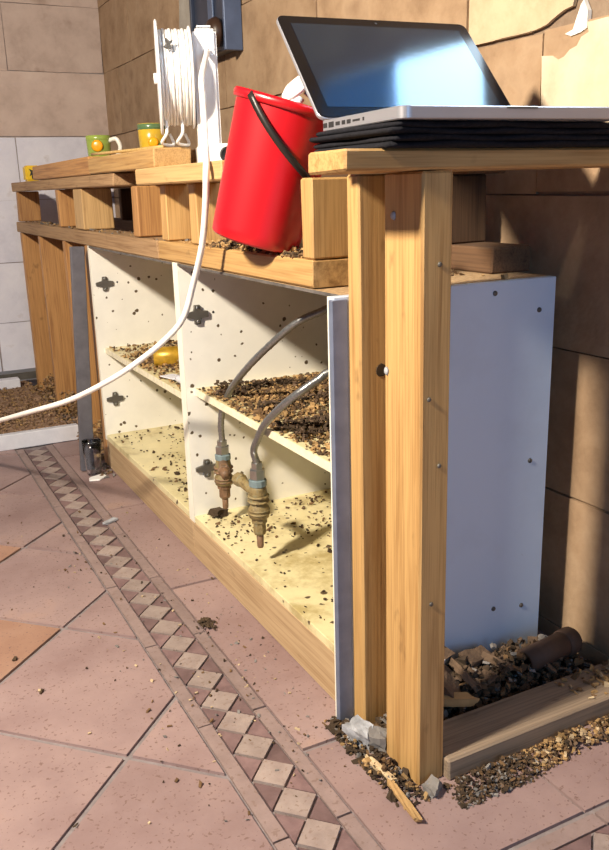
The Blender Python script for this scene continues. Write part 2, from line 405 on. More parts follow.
def xstrip():
    x = 0.515
    while x < WX - 0.02:
        L = min(0.298, WX - x)
        for y0, y1 in ((0.595, 0.618), (0.698, 0.722)):
            tile('border_tile', [(x + 0.002, y0), (x + L - 0.002, y0), (x + L - 0.002, y1), (x + 0.002, y1)], 'listello')
        x += L
    p = 0.0745
    for n in range(8):
        cx = 0.56 + n * p; cy = 0.658; hx = p / 2 - 0.0015
        if cx + hx > WX: break
        tile('diamond_tile', [(cx - hx, cy), (cx, cy - 0.0345), (cx + hx, cy), (cx, cy + 0.0345)], 'diamond', 0.0014)
        for sy in (-1, 1):
            ye = cy + sy * 0.0362; xm = cx + p / 2
            if xm + p / 2 > WX: continue
            tile('triangle_tile', [(xm - p / 2 + 0.004, ye), (xm + p / 2 - 0.004, ye), (xm, cy + sy * 0.004)], 'triangle', -0.0006)
xstrip()
# plain tiles between the border and the cabinets
ys = [0.726, 1.049, 1.708, 2.275, 2.86, 3.05]
for a, c_ in zip(ys[:-1], ys[1:]):
    for x0, x1 in ((0.515, 0.80), (0.806, WX)):
        tile('floor_tile', [(x0, a + g), (x1, a + g), (x1, c_ - g), (x0, c_ - g)], 'tile')

# block walls: recessed mortar slab, each block a piece
wall_back = box('wall_back', WX, WX + 0.12, -0.6, WY + 0.12, -0.1, 2.45, 'mortar', bevel=0)
struct(wall_back, 'bare brown block wall behind the counter with torn plaster patches', 'wall')
wall_far = box('wall_far', -1.9, WX, WY, WY + 0.12, -0.1, 2.45, 'mortar_far', bevel=0)
struct(wall_far, 'pale block wall at the far end of the counter', 'wall')
CH = 0.272; Z0 = 1.122 - 5 * CH
def rag(a0, a1, b0, b1):
    """a slightly uneven block outline"""
    e = 0.0025
    j = lambda: random.uniform(-e, e)
    am = (a0 + a1) / 2
    return [(a0 + j(), b0 + j()), (am, b0 + j()), (a1 + j(), b0 + j()), (a1 + j(), b1 + j()), (am, b1 + j()), (a0 + j(), b1 + j())]
WIN = (0.62, 1.20, 1.31, 2.08)   # opening for the added window in the back wall: y0,y1,z0,z1
for k in range(-1, 10):
    z0, z1 = Z0 + k * CH + 0.002, Z0 + (k + 1) * CH - 0.002
    if z0 > 2.4: break
    y = (1.22 if k % 2 == 0 else 1.43) - 0.61 * 4
    while y < WY:
        y0, y1 = max(y + 0.003, -0.6), min(y + 0.607, WY - 0.002)
        y += 0.61
        if y1 - y0 < 0.04: continue
        segs = [(y0, y1)]
        if z1 > WIN[2] - 0.05 and z0 < WIN[3] + 0.05:
            segs = [(y0, min(y1, WIN[0] - 0.05)), (max(y0, WIN[1] + 0.05), y1)]
        for a, c_ in segs:
            if c_ - a < 0.03: continue
            prism('block', rag(a, c_, z0, min(z1, 2.45)), 'x', WX - 0.007 + random.uniform(-0.0015, 0.0015), WX + 0.01, 'block', wall_back)
    x = (0.683 if k % 2 == 0 else 0.505) - 0.61 * 5
    x = x if k % 2 == 0 else x
    while x < WX:
        x0, x1 = max(x + 0.003, -1.9), min(x + 0.607, WX - 0.008)
        x += 0.61
        if x1 - x0 < 0.04: continue
        prism('block', rag(x0, x1, z0, min(z1, 2.45)), 'y', WY - 0.007 + random.uniform(-0.0015, 0.0015), WY + 0.01, 'block_tan' if z0 > 1.1 else 'block_pale', wall_far)
# remains of plaster and one grey patch on the back wall
patchA = [(1.21, 0.93), (1.216, 1.081), (1.19, 1.078), (1.175, 1.070), (1.162, 1.073), (1.15, 1.082), (1.134, 1.086), (1.125, 1.098), (1.109, 1.103), (1.115, 1.118), (1.052, 1.119), (0.80, 1.10), (0.78, 0.93)]
patchB = [(1.423, 1.25), (1.424, 1.126), (1.36, 1.125), (1.323, 1.126), (1.27, 1.125), (1.236, 1.126), (1.21, 1.130), (1.195, 1.137), (1.17, 1.146), (1.15, 1.149), (1.145, 1.165), (1.14, 1.20), (1.13, 1.25)]
patchC = [(1.163, 1.108), (1.145, 1.112), (1.13, 1.147), (1.124, 1.153), (1.114, 1.136), (1.114, 1.110), (1.128, 1.105), (1.149, 1.103)]
patchD = [(3.05, 1.36), (3.02, 1.52), (2.78, 1.55), (2.76, 1.34), (2.9, 1.30)]
for nme, P, mt, t in (('plaster_patch', patchA, 'plaster', 0.003), ('plaster_patch', patchB, 'plaster_tan', 0.0012), ('plaster_flake', patchC, 'white_plaster', 0.003), ('grey_patch', patchD, 'wall_grey', 0.004)):
    prism(nme, P, 'x', WX - 0.0078 - t, WX - 0.002, mt, wall_back)
# unseen window, added to give the laptop screen a bright reflection
win = box('added_window', WX - 0.012, WX - 0.004, WIN[0], WIN[1], WIN[2], WIN[3], 'glow_pane', bevel=0)
struct(win, 'added glowing window above the laptop, out of view, for the screen reflection', 'window')
fy = [(WIN[0] - 0.045, WIN[0]), (WIN[1], WIN[1] + 0.045), ((WIN[0] + WIN[1]) / 2 - 0.012, (WIN[0] + WIN[1]) / 2 + 0.012)]
for a, c_ in fy: box('added_window_frame', WX - 0.04, WX, a, c_, WIN[2] - 0.045, WIN[3] + 0.045, 'pine_old', win)
for z in (WIN[2] - 0.022, WIN[3] + 0.022): box('added_glazing_bar', WX - 0.034, WX - 0.002, WIN[0], WIN[1], z - 0.022, z + 0.022, 'pine_old', win)
for k in range(18):                     # added slats that dim the upper part of the screen reflection
    box('added_blind_slat', WX - 0.032, WX - 0.029, WIN[0] + 0.004, WIN[1] - 0.004, 1.655 + k * 0.0235, 1.674 + k * 0.0235, 'added_blind', win, 0)

# ================================================================ CABINETS
FX = 0.6234; CT = 0.718
def cabinet(y0, y1, shelf_z, label, near):
    c = thing('base_cabinet', label, 'cabinet', (FX + 0.2, (y0 + y1) / 2, 0))
    t = 0.017; xb = 1.03
    box('side_panel', FX, xb, y1 - t, y1, 0.096, CT, 'melamine', c, 0.001)
    sp = box('side_panel', FX - (0.022 if near else 0), xb, y0, y0 + t, 0.0 if near else 0.096, CT, 'melamine_out' if near else 'melamine', c, 0.001)
    box('bottom_panel', FX, xb, y0 + t, y1 - t, 0.096, 0.113, 'carcass_floor', c, 0.001)
    box('back_panel', xb - 0.006, xb, y0 + t, y1 - t, 0.113, CT - 0.005, 'melamine', c, 0)
    box('edge_band', FX - 0.0015, FX, y0 + t, y1 - t, CT - 0.005, CT, 'shade_edge', c, 0)
    box('top_panel', FX, xb, y0 + t, y1 - t, CT - 0.005, CT, 'chipboard', c, 0.001)
    sh = box('shelf', FX + 0.022, xb - 0.006, y0 + t, y1 - t, shelf_z - 0.016, shelf_z, 'carcass_floor', c, 0.001)
    box('edge_band', FX + 0.0205, FX + 0.022, y0 + t, y1 - t, shelf_z - 0.016, shelf_z, 'shelf_edge', sh, 0)
    box('edge_band', FX - 0.0015, FX, y1 - t, y1, 0.096, CT, 'melamine_edge', c, 0)
    xe = FX - (0.022 if near else 0)
    box('edge_band', xe - 0.0015, xe, y0 + (0.0095 if near else 0), y0 + t, 0.0 if near else 0.096, CT, 'melamine_edge', c, 0)
    timber('plinth_board', FX, FX + 0.02, y0 + (0.0172 if near else 0), y1, 0.0, 0.094, 'pine_plinth', c, bevel=0.002)
    if near: box('metal_strip', FX - 0.0265, FX + 0.0, y0 - 0.003, y0 + 0.009, 0.0, CT - 0.004, 'steel_strip', c, 0.001)
    for hz in (0.60, 0.23):                       # cross-shaped hinge plates 37 mm behind the front
        yb = y1 - t
        pl = [(-0.007, -0.022), (0.007, -0.022), (0.009, -0.009), (0.026, -0.007), (0.026, 0.007), (0.009, 0.009), (0.007, 0.022), (-0.007, 0.022), (-0.009, 0.009), (-0.028, 0.005), (-0.028, -0.005), (-0.009, -0.009)]
        h = prism('hinge_plate', [(0.661 + a, hz + b_) for a, b_ in pl], 'y', yb - 0.007, yb, 'hinge', c, 0.001)
        for dz in (-0.016, 0.016):
            lathe('screw', [(0.004, 0), (0.0035, 0.0015), (0.001, 0.002)], 'nut', h, (0.661, yb - 0.007, hz + dz), (math.pi / 2, 0, 0), 10)
        lathe('peg_hole', [(0.003, 0), (0.003, 0.0006)], 'dark_slot', c, (0.701, yb, hz + 0.002), (math.pi / 2, 0, 0), 8)
    return c
CY0, CYM, CY1 = 1.080, 1.848, 2.672
cabN = cabinet(CY0, CYM, 0.428, 'white melamine base cabinet with hoses and blue-white end panel beside the corner post', True)
cabF = cabinet(CYM, CY1, 0.398, 'white melamine base cabinet behind the grey batten, yellow can on shelf', False)
# screw caps on the outer end panel
for x, z in ((0.995, 0.665), (0.985, 0.12), (0.92, 0.13), (0.90, 0.70), (0.99, 0.40)):
    lathe('screw_cap', [(0.0045, 0), (0.004, 0.002), (0.001, 0.0025)], 'hinge', cabN, (x, CY0, z), (math.pi / 2, 0, 0), 10)

# ================================================================ TIMBER FRAME
fr = thing('stud_framing', 'unfinished pine stud framing of the breakfast bar with corner post', 'timber frame', (FX, 2.4, 0))
PY = 0.888
timber('corner_post', FX, FX + 0.047, PY, PY + 0.09, 0.0, 0.889, 'pine', fr)
timber('stud', FX, FX + 0.125, 1.0415, 1.077, 0.0, 0.889, 'pine', fr)  # depth extended out of sight to keep lamp light off the end panel
timber('top_board', 0.511, WX - 0.009, PY - 0.003, PY + 0.091, 0.8895, 0.915, 'pine', fr)
timber('sole_plate', FX + 0.048, WX - 0.012, PY - 0.012, PY + 0.075, 0.0, 0.036, 'sole', fr)
timber('stud', FX, FX + 0.088, 1.186, 1.222, 0.764, 0.8875, 'pine', fr)
timber('front_rail', FX - 0.001, FX + 0.087, 1.186, 1.958, 0.7185, 0.763, 'pine', fr, bevel=0.003)
timber('front_rail', FX - 0.003, FX + 0.085, 1.96, 3.95, 0.7185, 0.762, 'pine_dusty', fr, bevel=0.003)
box('end_grain', FX + 0.001, FX + 0.085, 1.1845, 1.186, 0.7205, 0.761, 'endgrain', fr, 0)
timber('back_rail', 0.97, 1.058, 1.175, 3.95, 0.7185, 0.763, 'pine_shaded', fr)
for y in (1.30, 1.75, 2.3, 2.9, 3.5): timber('back_stud', 0.97, 1.058, y, y + 0.038, 0.764, 0.8875, 'pine_shaded', fr)
timber('back_plate', 0.97, 1.058, 1.25, 3.95, 0.8885, 0.924, 'pine_shaded', fr)
timber('upper_plate', FX - 0.004, FX + 0.086, 2.30, 3.95, 0.8885, 0.924, 'pine_dusty', fr)
for y, mt in ((3.895, 'pine_orange'), (3.07, 'pine_orange'), (2.155, 'pine_orange'), (1.925, 'pine'), (1.735, 'pine')):
    timber('stud', FX, FX + 0.088, y - 0.042, y, 0.764, 0.8875, mt, fr, (0, random.uniform(-0.01, 0.01), 0))
timber('block_stud', FX, FX + 0.096, 2.695, 2.81, 0.764, 0.8875, 'pine_pale', fr)
for y, mt in ((3.90, 'pine_orange'), (3.49, 'pine_orange'), (3.04, 'pine_orange'), (2.722, 'pine_orange')):
    timber('stud', FX, FX + 0.088, y - 0.042, y, 0.0, 0.7175, mt, fr)
# screws and dents on the corner post
for x, z in ((FX + 0.026, 0.775), (FX + 0.03, 0.505), (FX + 0.012, 0.60), (FX + 0.02, 0.30)):
    lathe('screw', [(0.0035, 0), (0.003, 0.0015), (0.001, 0.002)], 'hinge', fr, (x, PY, z), (math.pi / 2, 0, 0), 10)
for y, z, mt in ((0.955, 0.835, 'white_chalk'), (0.972, 0.625, 'white_chalk')):
    lathe('paint_spot', [(0.006, 0), (0.0045, 0.002), (0.001, 0.0026)], mt, fr, (FX, y, z), (0, -math.pi / 2, 0), 9, wob=0.2)
lathe('knot', [(0.010, 0), (0.009, 0.0006)], 'dirt', fr, (FX + 0.035, 1.0415, 0.61), (math.pi / 2, 0, 0), 12, wob=0.1)

# loose planks on top of the frame
def plank(x0, x1, y0, y1, z0, z1, mt, label, tilt=(0, 0, 0)):
    return tag(timber('timber_plank', x0, x1, y0, y1, z0, z1, mt, None, tilt), label, 'plank', 'planks on top of the framing')
plank(FX - 0.005, FX + 0.085, 2.545, 3.42, 0.925, 0.975, 'pine_orange', 'orange pine plank ending beside the yellow box')
plank(FX - 0.006, FX + 0.084, 1.93, 2.543, 0.925, 0.969, 'pine', 'lighter pine plank below the yellow and green mug')
plank(FX - 0.035, FX + 0.055, 1.46, 1.985, 0.8882, 0.923, 'pine_pale', 'short pale pine plank under the cable reel')
plank(0.725, 0.955, 1.98, 3.40, 0.8882, 0.966, 'pine_old', 'wide brown board carrying the two mugs')
st = tube('bamboo_stick', [(0.62, 2.50, 0.979), (0.645, 2.2, 0.975), (0.665, 2.0, 0.974)], 0.004, 'bamboo', None, 8, 4)
tag(st, 'thin bamboo stick lying on the planks in front of the mugs', 'stick')

# ================================================================ FAR END
pf = box('sawdust_slab', -1.5, FX - 0.03, 3.085, WY - 0.012, -0.1, 0.045, 'sawdust', bevel=0.004)
tag(pf, 'low floor area covered in sawdust behind the white board', 'sawdust')
pf['kind'] = 'structure'
wb = timber('white_board', -0.9, 0.615, 3.045, 3.083, 0.0, 0.055, 'white_paint', None, (0, 0, 0.0), bevel=0.003)
tag(wb, 'white painted board lying on edge across the tiled floor', 'board')
wb2 = timber('pale_batten', -0.9, 0.545, 3.86, 3.92, 0.0455, 0.085, 'white_paint', None)
tag(wb2, 'pale batten lying on the sawdust near the far wall', 'batten')
ms = thing('metal_strip', 'grey metal channel lying against the foot of the far wall', 'metal strip', (0.2, 4.03, 0.046))
box('base', -0.8, 0.66, 4.0, 4.085, 0.0455, 0.052, 'aluminium', ms, 0.001)
box('flange', -0.8, 0.66, 4.0, 4.006, 0.052, 0.085, 'hinge', ms, 0.001)
box('flange', -0.8, 0.66, 4.079, 4.085, 0.052, 0.085, 'aluminium', ms, 0.001)

bt = timber('grey_batten', 0.5665, 0.6105, 2.655, 2.672, 0.0, 0.716, 'grey_batten', None, (0, 0.052, 0), bevel=0.002)
bt.location += Vector((-0.018, 0.0, 0.002))
tag(bt, 'dark grey batten leaning upright against the far cabinet edge', 'batten')
cup = thing('plastic_cup', 'crumpled clear plastic cup at the foot of the grey batten', 'cup', (0.562, 2.615, 0))
lathe('body', [(0.001, 0.003), (0.022, 0.003), (0.024, 0.02), (0.027, 0.07), (0.030, 0.112), (0.0285, 0.112), (0.0255, 0.07), (0.0225, 0.02), (0.02, 0.006), (0.001, 0.006)], 'clear', cup, (0.562, 2.615, 0), None, 18, cap0=False, cap1=False, wob=0.05)
lathe('rim', [(0.029, 0.108), (0.0315, 0.110), (0.0315, 0.114), (0.029, 0.115)], 'clear', cup, (0.562, 2.615, 0), None, 18, cap0=False, cap1=False)
wr = prism('plastic_scrap', [(0.53, 2.55), (0.56, 2.54), (0.59, 2.57), (0.585, 2.595), (0.55, 2.585), (0.535, 2.575)], 'z', 0.0, 0.006, 'white_plastic', None, 0.002)
tag(wr, 'white plastic scrap on the floor by the clear cup', 'scrap')

yb = thing('junction_box', 'small yellow electrical box with black insert against the far wall', 'electrical box', (FX + 0.03, 3.62, 0.925))
box('body', FX + 0.0, FX + 0.055, 3.60, 3.66, 0.925, 0.985, 'yellow', yb, 0.006, seg=2)
prism('insert', [(FX + 0.015, 0.945), (FX + 0.024, 0.95), (FX + 0.022, 0.935), (FX + 0.034, 0.935), (FX + 0.032, 0.95), (FX + 0.043, 0.947), (FX + 0.036, 0.96), (FX + 0.042, 0.972), (FX + 0.028, 0.966), (FX + 0.014, 0.972), (FX + 0.02, 0.96)], 'y', 3.597, 3.60, 'dark_slot', yb)

# ================================================================ MUGS
def mug(loc, label, body, band, motif, hdir, R=0.040, H=0.088):
    t = thing('mug', label, 'mug', loc)
    L = Vector(loc)
    prof = [(0.001, 0.0), (R * 0.82, 0.0), (R * 0.9, 0.006), (R * 0.95, H * 0.5), (R, H), (R * 0.93, H), (R * 0.88, H * 0.5), (R * 0.8, 0.008), (0.001, 0.007)]
    lathe('body', prof, body, t, L, None, 28, cap0=False, cap1=False)
    lathe('painted_band', [(R * 0.955, H * 0.80), (R * 0.995, H * 0.83), (R * 1.012, H * 0.985), (R * 0.99, H * 0.99)], band, t, L, None, 28, cap0=False, cap1=False)
    a = math.radians(hdir); d = Vector((math.cos(a), math.sin(a), 0))
    tube('handle', [L + d * R * 0.93 + Vector((0, 0, H * 0.82)), L + d * (R + 0.022) + Vector((0, 0, H * 0.86)), L + d * (R + 0.034) + Vector((0, 0, H * 0.55)), L + d * (R + 0.020) + Vector((0, 0, H * 0.25)), L + d * R * 0.9 + Vector((0, 0, H * 0.2))], 0.0075, 'white_glaze', t, 8, 6)
    for da, dz, rr, mm in motif:
        b_ = math.radians(da); nrm = Vector((math.cos(b_), math.sin(b_), 0))
        lathe('fruit_motif', [(rr, 0), (rr * 0.9, 0.002), (rr * 0.5, 0.0032), (0.0005, 0.0036)], mm, t, L + nrm * R * 0.965 + Vector((0, 0, H * dz)), nrm.to_track_quat('Z', 'Y').to_euler(), 16, cap1=False)
    return t
mug((0.752, 2.93, 0.967), 'green mug with orange fruit motif and white handle', 'green_glaze', 'green_glaze', [(-112, 0.62, 0.019, 'orange_glaze')], -35)
mug((0.775, 2.42, 0.967), 'yellow and green mug beside the cable reel', 'yellow_glaze', 'dark_green_glaze', [(-105, 0.42, 0.014, 'orange_glaze'), (-70, 0.3, 0.011, 'dark_green_glaze')], 60)

# ================================================================ CABLE REEL
RD = Vector((0.30, 0.954, 0)).normalized()            # towards the wall, along the flanges
RA = Vector((RD.y, -RD.x, 0))                         # axle
rc = Vector((0.655, 1.965, 1.118)) + RA * 0.058
reel = thing('cable_reel', 'white cable reel with wound cord standing on the pale plank', 'cable reel', (rc.x, rc.y, 0.9235))
def disc(name, off, r, th, mt, par=reel, z=0.0, hole=None, seg=40):
    q = RA.to_track_quat('Z', 'Y').to_euler()
    return lathe(name, [(0.001, 0), (r * 0.97, 0), (r, th * 0.3), (r, th * 0.7), (r * 0.97, th), (0.001, th)], mt, par, rc + RA * off + Vector((0, 0, z)), q, seg, cap0=False, cap1=False)
disc('flange', -0.062, 0.121, 0.006, 'white_plastic')
disc('flange', 0.010, 0.108, 0.006, 'white_plastic')
for k in range(9):
    q = RA.to_track_quat('Z', 'Y').to_euler(); rr = 0.101 + (k % 2) * 0.002
    lathe('wound_cord', [(rr - 0.006, 0), (rr - 0.001, 0.0006), (rr, 0.0035), (rr - 0.001, 0.0064), (rr - 0.006, 0.007)], 'white_cable', reel, rc + RA * (-0.055 + k * 0.0071), q, 36)
disc('axle', -0.070, 0.012, 0.115, 'white_plastic', seg=16)
def rbox(name, off, w, y0, y1, z0, z1, mt, par):
    """upright box in the reel's own axes"""
    c = rc + RA * (off + w / 2) + RD * ((y0 + y1) / 2); c.z = (z0 + z1) / 2
    o = mesh(name, bverts(-w / 2, w / 2, (y0 - y1) / 2, (y1 - y0) / 2, (z0 - z1) / 2, (z1 - z0) / 2), BF, mt, par, c, (0, 0, math.atan2(RA.y, RA.x)), bevel=0.006, seg=2)
    return o
rbox('stand_post', 0.020, 0.052, -0.045, 0.045, 0.955, 1.215, 'white_plastic', reel)
rbox('grip_ring', 0.026, 0.040, -0.03, 0.03, 1.2145, 1.224, 'white_plastic', reel)
fp = rbox('foot', 0.016, 0.085, -0.058, 0.05, 0.9235, 0.974, 'white_plastic', reel)
sk = rc + RA * 0.082 - RD * 0.058; sk.z = 0.95
lathe('socket', [(0.017, 0), (0.017, 0.002), (0.013, 0.003), (0.012, 0.0015), (0.001, 0.0015)], 'dark_slot', reel, sk, (-RD).to_track_quat('Z', 'Y').to_euler(), 24, cap1=False)
for s_ in (-0.05, -0.015):
    a = rc + RA * s_
    tube('wire_foot', [Vector((a.x, a.y, 1.036)) - RD * 0.03, Vector((a.x, a.y, 1.0)) - RD * 0.05, Vector((a.x, a.y, 0.978)) - RD * 0.035 - RA * 0.012, Vector((a.x, a.y, 0.976)) + RD * 0.01 + RA * 0.015, Vector((a.x, a.y, 1.0)) + RD * 0.02 + RA * 0.008], 0.0035, 'white_plastic', reel, 8, 6)
fk = prism('clip', [(0, 0), (0.008, 0.004), (0.004, 0.011), (0.012, 0.02), (0.002, 0.018), (-0.006, 0.024), (-0.004, 0.012), (-0.012, 0.006)], 'y', 0, 0.004, 'hinge', reel, 0, tuple(rc + RA * -0.035 - RD * 0.103 + Vector((0, 0, 0.045))))
cord = tube('power_cord', [rc + RA * 0.05 - RD * 0.05 + Vector((0, 0, 0.05)), (0.655, 1.70, 1.09), (0.64, 1.662, 1.05), (0.622, 1.615, 1.0), (0.603, 1.565, 0.955), (0.581, 1.508, 0.925), (0.574, 1.495, 0.90), (0.574, 1.507, 0.846), (0.572, 1.533, 0.772), (0.566, 1.58, 0.695), (0.55, 1.605, 0.629), (0.52, 1.638, 0.584), (0.48, 1.691, 0.538), (0.43, 1.756, 0.49), (0.37, 1.898, 0.425), (0.31, 2.099, 0.361), (0.25, 2.40, 0.272), (0.17, 2.75, 0.17), (0.08, 3.0, 0.085)], 0.0062, 'white_cable', None, 12, 8)
tag(cord, 'thick white cord hanging from the reel across the cabinet front', 'cord')

# ================================================================ RED BUCKET
B = Vector((0.617, 1.388, 0.785)); AX = Vector((0.235, -0.20, 1)).normalized()
bq = AX.to_track_quat('Z', 'Y').to_euler()
bk = thing('bucket', 'red plastic bucket leaning on the rail with black band handle', 'bucket', (B.x, B.y, 0.763))
HB = 0.236
lathe('body', [(0.001, 0.004), (0.068, 0.004), (0.074, 0.0), (0.0775, 0.004), (0.0785, 0.02), (0.087, HB - 0.012), (0.089, HB), (0.085, HB), (0.0835, HB - 0.012), (0.075, 0.02), (0.06, 0.008), (0.001, 0.008)], 'red', bk, B, bq, 48, cap0=False, cap1=False)
lathe('rim', [(0.0865, HB - 0.013), (0.0925, HB - 0.012), (0.0935, HB - 0.003), (0.0905, HB + 0.002), (0.085, HB)], 'red', bk, B, bq, 48, cap0=False, cap1=False)
# flat band handle hanging across the front
Rb = AX.to_track_quat('Z', 'Y').to_matrix()
vr = Vector((0.91, -0.41, 0)); vf = Vector((-0.41, -0.91, 0))
def onb(a, h, extra=0.004):
    """point on the bucket's side: angle a from the side facing the viewer (to the right +), height h"""
    d = vf * math.cos(a) + vr * math.sin(a); r = 0.0785 + (0.087 - 0.0785) * h / HB + extra
    e = (d - AX * d.dot(AX)).normalized()
    return B + AX * h + e * r, e
hv, hf = [], []
steps = 20
for i in range(steps + 1):
    t = i / steps; a = -0.78 + t * 1.85; h = HB - 0.004 - t * 0.118 - 0.012 * math.sin(t * math.pi)
    p, e = onb(a, h, 0.006); tn = (onb(a + 0.02, h - 0.0013)[0] - onb(a, h)[0]).normalized(); sd = tn.cross(e).normalized()
    for w, q in ((-0.0055, 0), (0.0055, 0), (0.0055, 0.003), (-0.0055, 0.003)): hv.append(p + sd * w + e * q - B)
    if i:
        for k in range(4): hf.append(((i - 1) * 4 + k, (i - 1) * 4 + (k + 1) % 4, i * 4 + (k + 1) % 4, i * 4 + k))
hf += [(0, 1, 2, 3), tuple(steps * 4 + k for k in (3, 2, 1, 0))]
mesh('handle', hv, hf, 'black_plastic', bk, B, None, True)
bo = thing('bottle', 'white plastic bottle head poking out of the red bucket', 'bottle', tuple(B + AX * 0.2))
tp = B + AX * 0.222 + vr * 0.006 - vf * 0.03
nd = (vr * 0.55 + Vector((0, 0, 0.85))).normalized()
lathe('body', [(0.022, -0.09), (0.024, -0.08), (0.024, 0.0), (0.012, 0.02), (0.011, 0.03)], 'white_plastic', bo, tp, nd.to_track_quat('Z', 'Y').to_euler(), 20)
hp = tp + nd * 0.052
prism('spray_head', [(-0.046, -0.013), (-0.034, 0.002), (-0.012, 0.013), (0.016, 0.017), (0.028, 0.012), (0.026, -0.004), (0.0, -0.008), (-0.014, -0.016), (-0.036, -0.024)], 'y', -0.011, 0.011, 'white_plastic', bo, 0.003, tuple(hp), (0, -0.18, math.atan2(vr.y, vr.x)))
lathe('cap', [(0.014, 0), (0.015, 0.012), (0.009, 0.014)], 'navy', bo, tp + nd * 0.026 + vr * 0.022, nd.to_track_quat('Z', 'Y').to_euler(), 16)

# ================================================================ DARK BLUE BOX ON WALL
wbx = thing('wall_switch_box', 'tall dark blue metal box with brown knob on the back wall', 'switch box', (WX - 0.03, 2.64, 1.26))
box('body', WX - 0.055, WX - 0.0095, 2.515, 2.77, 1.275, 1.75, 'navy', wbx, 0.005)
box('edge_trim', WX - 0.066, WX - 0.0095, 2.50, 2.514, 1.27, 1.755, 'navy_edge', wbx, 0.002)
box('edge_trim', WX - 0.066, WX - 0.0095, 2.771, 2.785, 1.27, 1.755, 'navy', wbx, 0.002)
box('panel', WX - 0.062, WX - 0.055, 2.60, 2.64, 1.32, 1.74, 'navy_edge', wbx, 0.002)
lathe('knob', [(0.04, 0), (0.044, 0.012), (0.034, 0.03), (0.015, 0.038), (0.001, 0.04)], 'brown_knob', wbx, (WX - 0.062, 2.56, 1.325), (0, -math.pi / 2, 0), 24, cap1=False)

# ================================================================ CLOTH AND LAPTOP
cl = thing('folded_cloth', 'black folded cloth under the laptop on top of the board', 'cloth', (0.8, 0.93, 0.915))
def cloth_layer(z0, z1, x0, x1, y0, y1, wv, ph):
    n = 60; top, vs_, fs = [], [], []
    pts = []
    def edge(ax, ay, bx, by, cnt):
        for i in range(cnt):
            t = i / cnt; pts.append((ax + (bx - ax) * t, ay + (by - ay) * t))
    edge(x0, y0, x1, y0, n); edge(x1, y0, x1, y1, 20); edge(x1, y1, x0, y1, n); edge(x0, y1, x0, y0, 24)
    cx, cy = (x0 + x1) / 2, (y0 + y1) / 2
    rings = 6; m_ = len(pts)
    for r in range(rings):
        a = math.pi * (r / (rings - 1)) - math.pi / 2
        for i, (x, y) in enumerate(pts):
            out = math.cos(a) * 0.006
            wob = wv * (math.sin(x * 31 + ph) + 0.6 * math.sin(x * 73 + y * 50 + ph * 2))
            dx = (1 if x == x1 else -1 if x == x0 else 0); dy = (-1 if abs(y - y0) < 1e-6 else 1 if abs(y - y1) < 1e-6 else 0)
            zz = (z0 + z1) / 2 + math.sin(a) * (z1 - z0) / 2 + (0.0012 * math.sin(x * 40 + ph) if 0 < r < rings - 1 else 0)
            vs_.append((x + dx * (out + wob * 0.8), y + dy * (out + wob), zz))
    for r in range(rings - 1):
        for i in range(m_): fs.append((r * m_ + i, r * m_ + (i + 1) % m_, (r + 1) * m_ + (i + 1) % m_, (r + 1) * m_ + i))
    fs.append(tuple(range(m_))); fs.append(tuple((rings - 1) * m_ + i for i in range(m_)))
    c = Vector((cx, cy, z0))
    mesh('fold', [Vector(v) - c for v in vs_], fs, 'black_cloth', cl, c, None, True)
for k in range(4):
    cloth_layer(0.9155 + k * 0.0073, 0.9155 + (k + 1) * 0.0073 - 0.0002, 0.563 + (k % 2) * 0.007, 1.085, 0.868 - 0.004 * k, 1.05 + 0.004 * (k % 2), 0.0022, k * 1.7)

yaw = math.radians(4.7)
LU = Vector((math.cos(yaw), -math.sin(yaw), 0)); LV = Vector((math.sin(yaw), math.cos(yaw), 0))
lap = thing('laptop', 'open silver laptop with black glossy screen on the black cloth', 'laptop', (0.56, 0.841, 0.945), rot=(0, 0, -yaw), local=True)
LW, LD, LT = 0.325, 0.227, 0.0145
def lbox(name, x0, x1, y0, y1, z0, z1, mt, par=lap, bevel=0.001, seg=1):
    return box(name, x0, x1, y0, y1, z0, z1, mt, par, bevel, seg=seg)
def rrect(x0, x1, y0, y1, r, n=5):
    out = []
    for cx, cy, a0 in ((x1 - r, y1 - r, 0), (x0 + r, y1 - r, 90), (x0 + r, y0 + r, 180), (x1 - r, y0 + r, 270)):
        for i in range(n + 1):
            a = math.radians(a0 + 90 * i / n); out.append((cx + r * math.cos(a), cy + r * math.sin(a)))
    return out
prism('base', rrect(0, LW, 0, LD, 0.012), 'z', 0.0, LT, 'aluminium', lap, 0.0012)
kb = lbox('keyboard', 0.024, LW - 0.024, 0.095, 0.205, LT - 0.0005, LT + 0.0004, 'bezel', lap, 0)
for r in range(6):
    for c_ in range(14):
        if r == 0 and 4 <= c_ <= 8: continue
        o = mesh('key', bverts(-0.0078, 0.0078, -0.0073, 0.0073, 0, 0.001), BF, 'key', None, (0.034 + c_ * 0.0198, 0.106 + r * 0.0178, LT + 0.0004))
        o.parent = kb; o.location = o.location - kb.location
lbox('trackpad', 0.11, 0.215, 0.008, 0.083, LT - 0.0004, LT + 0.0002, 'aluminium', lap, 0)
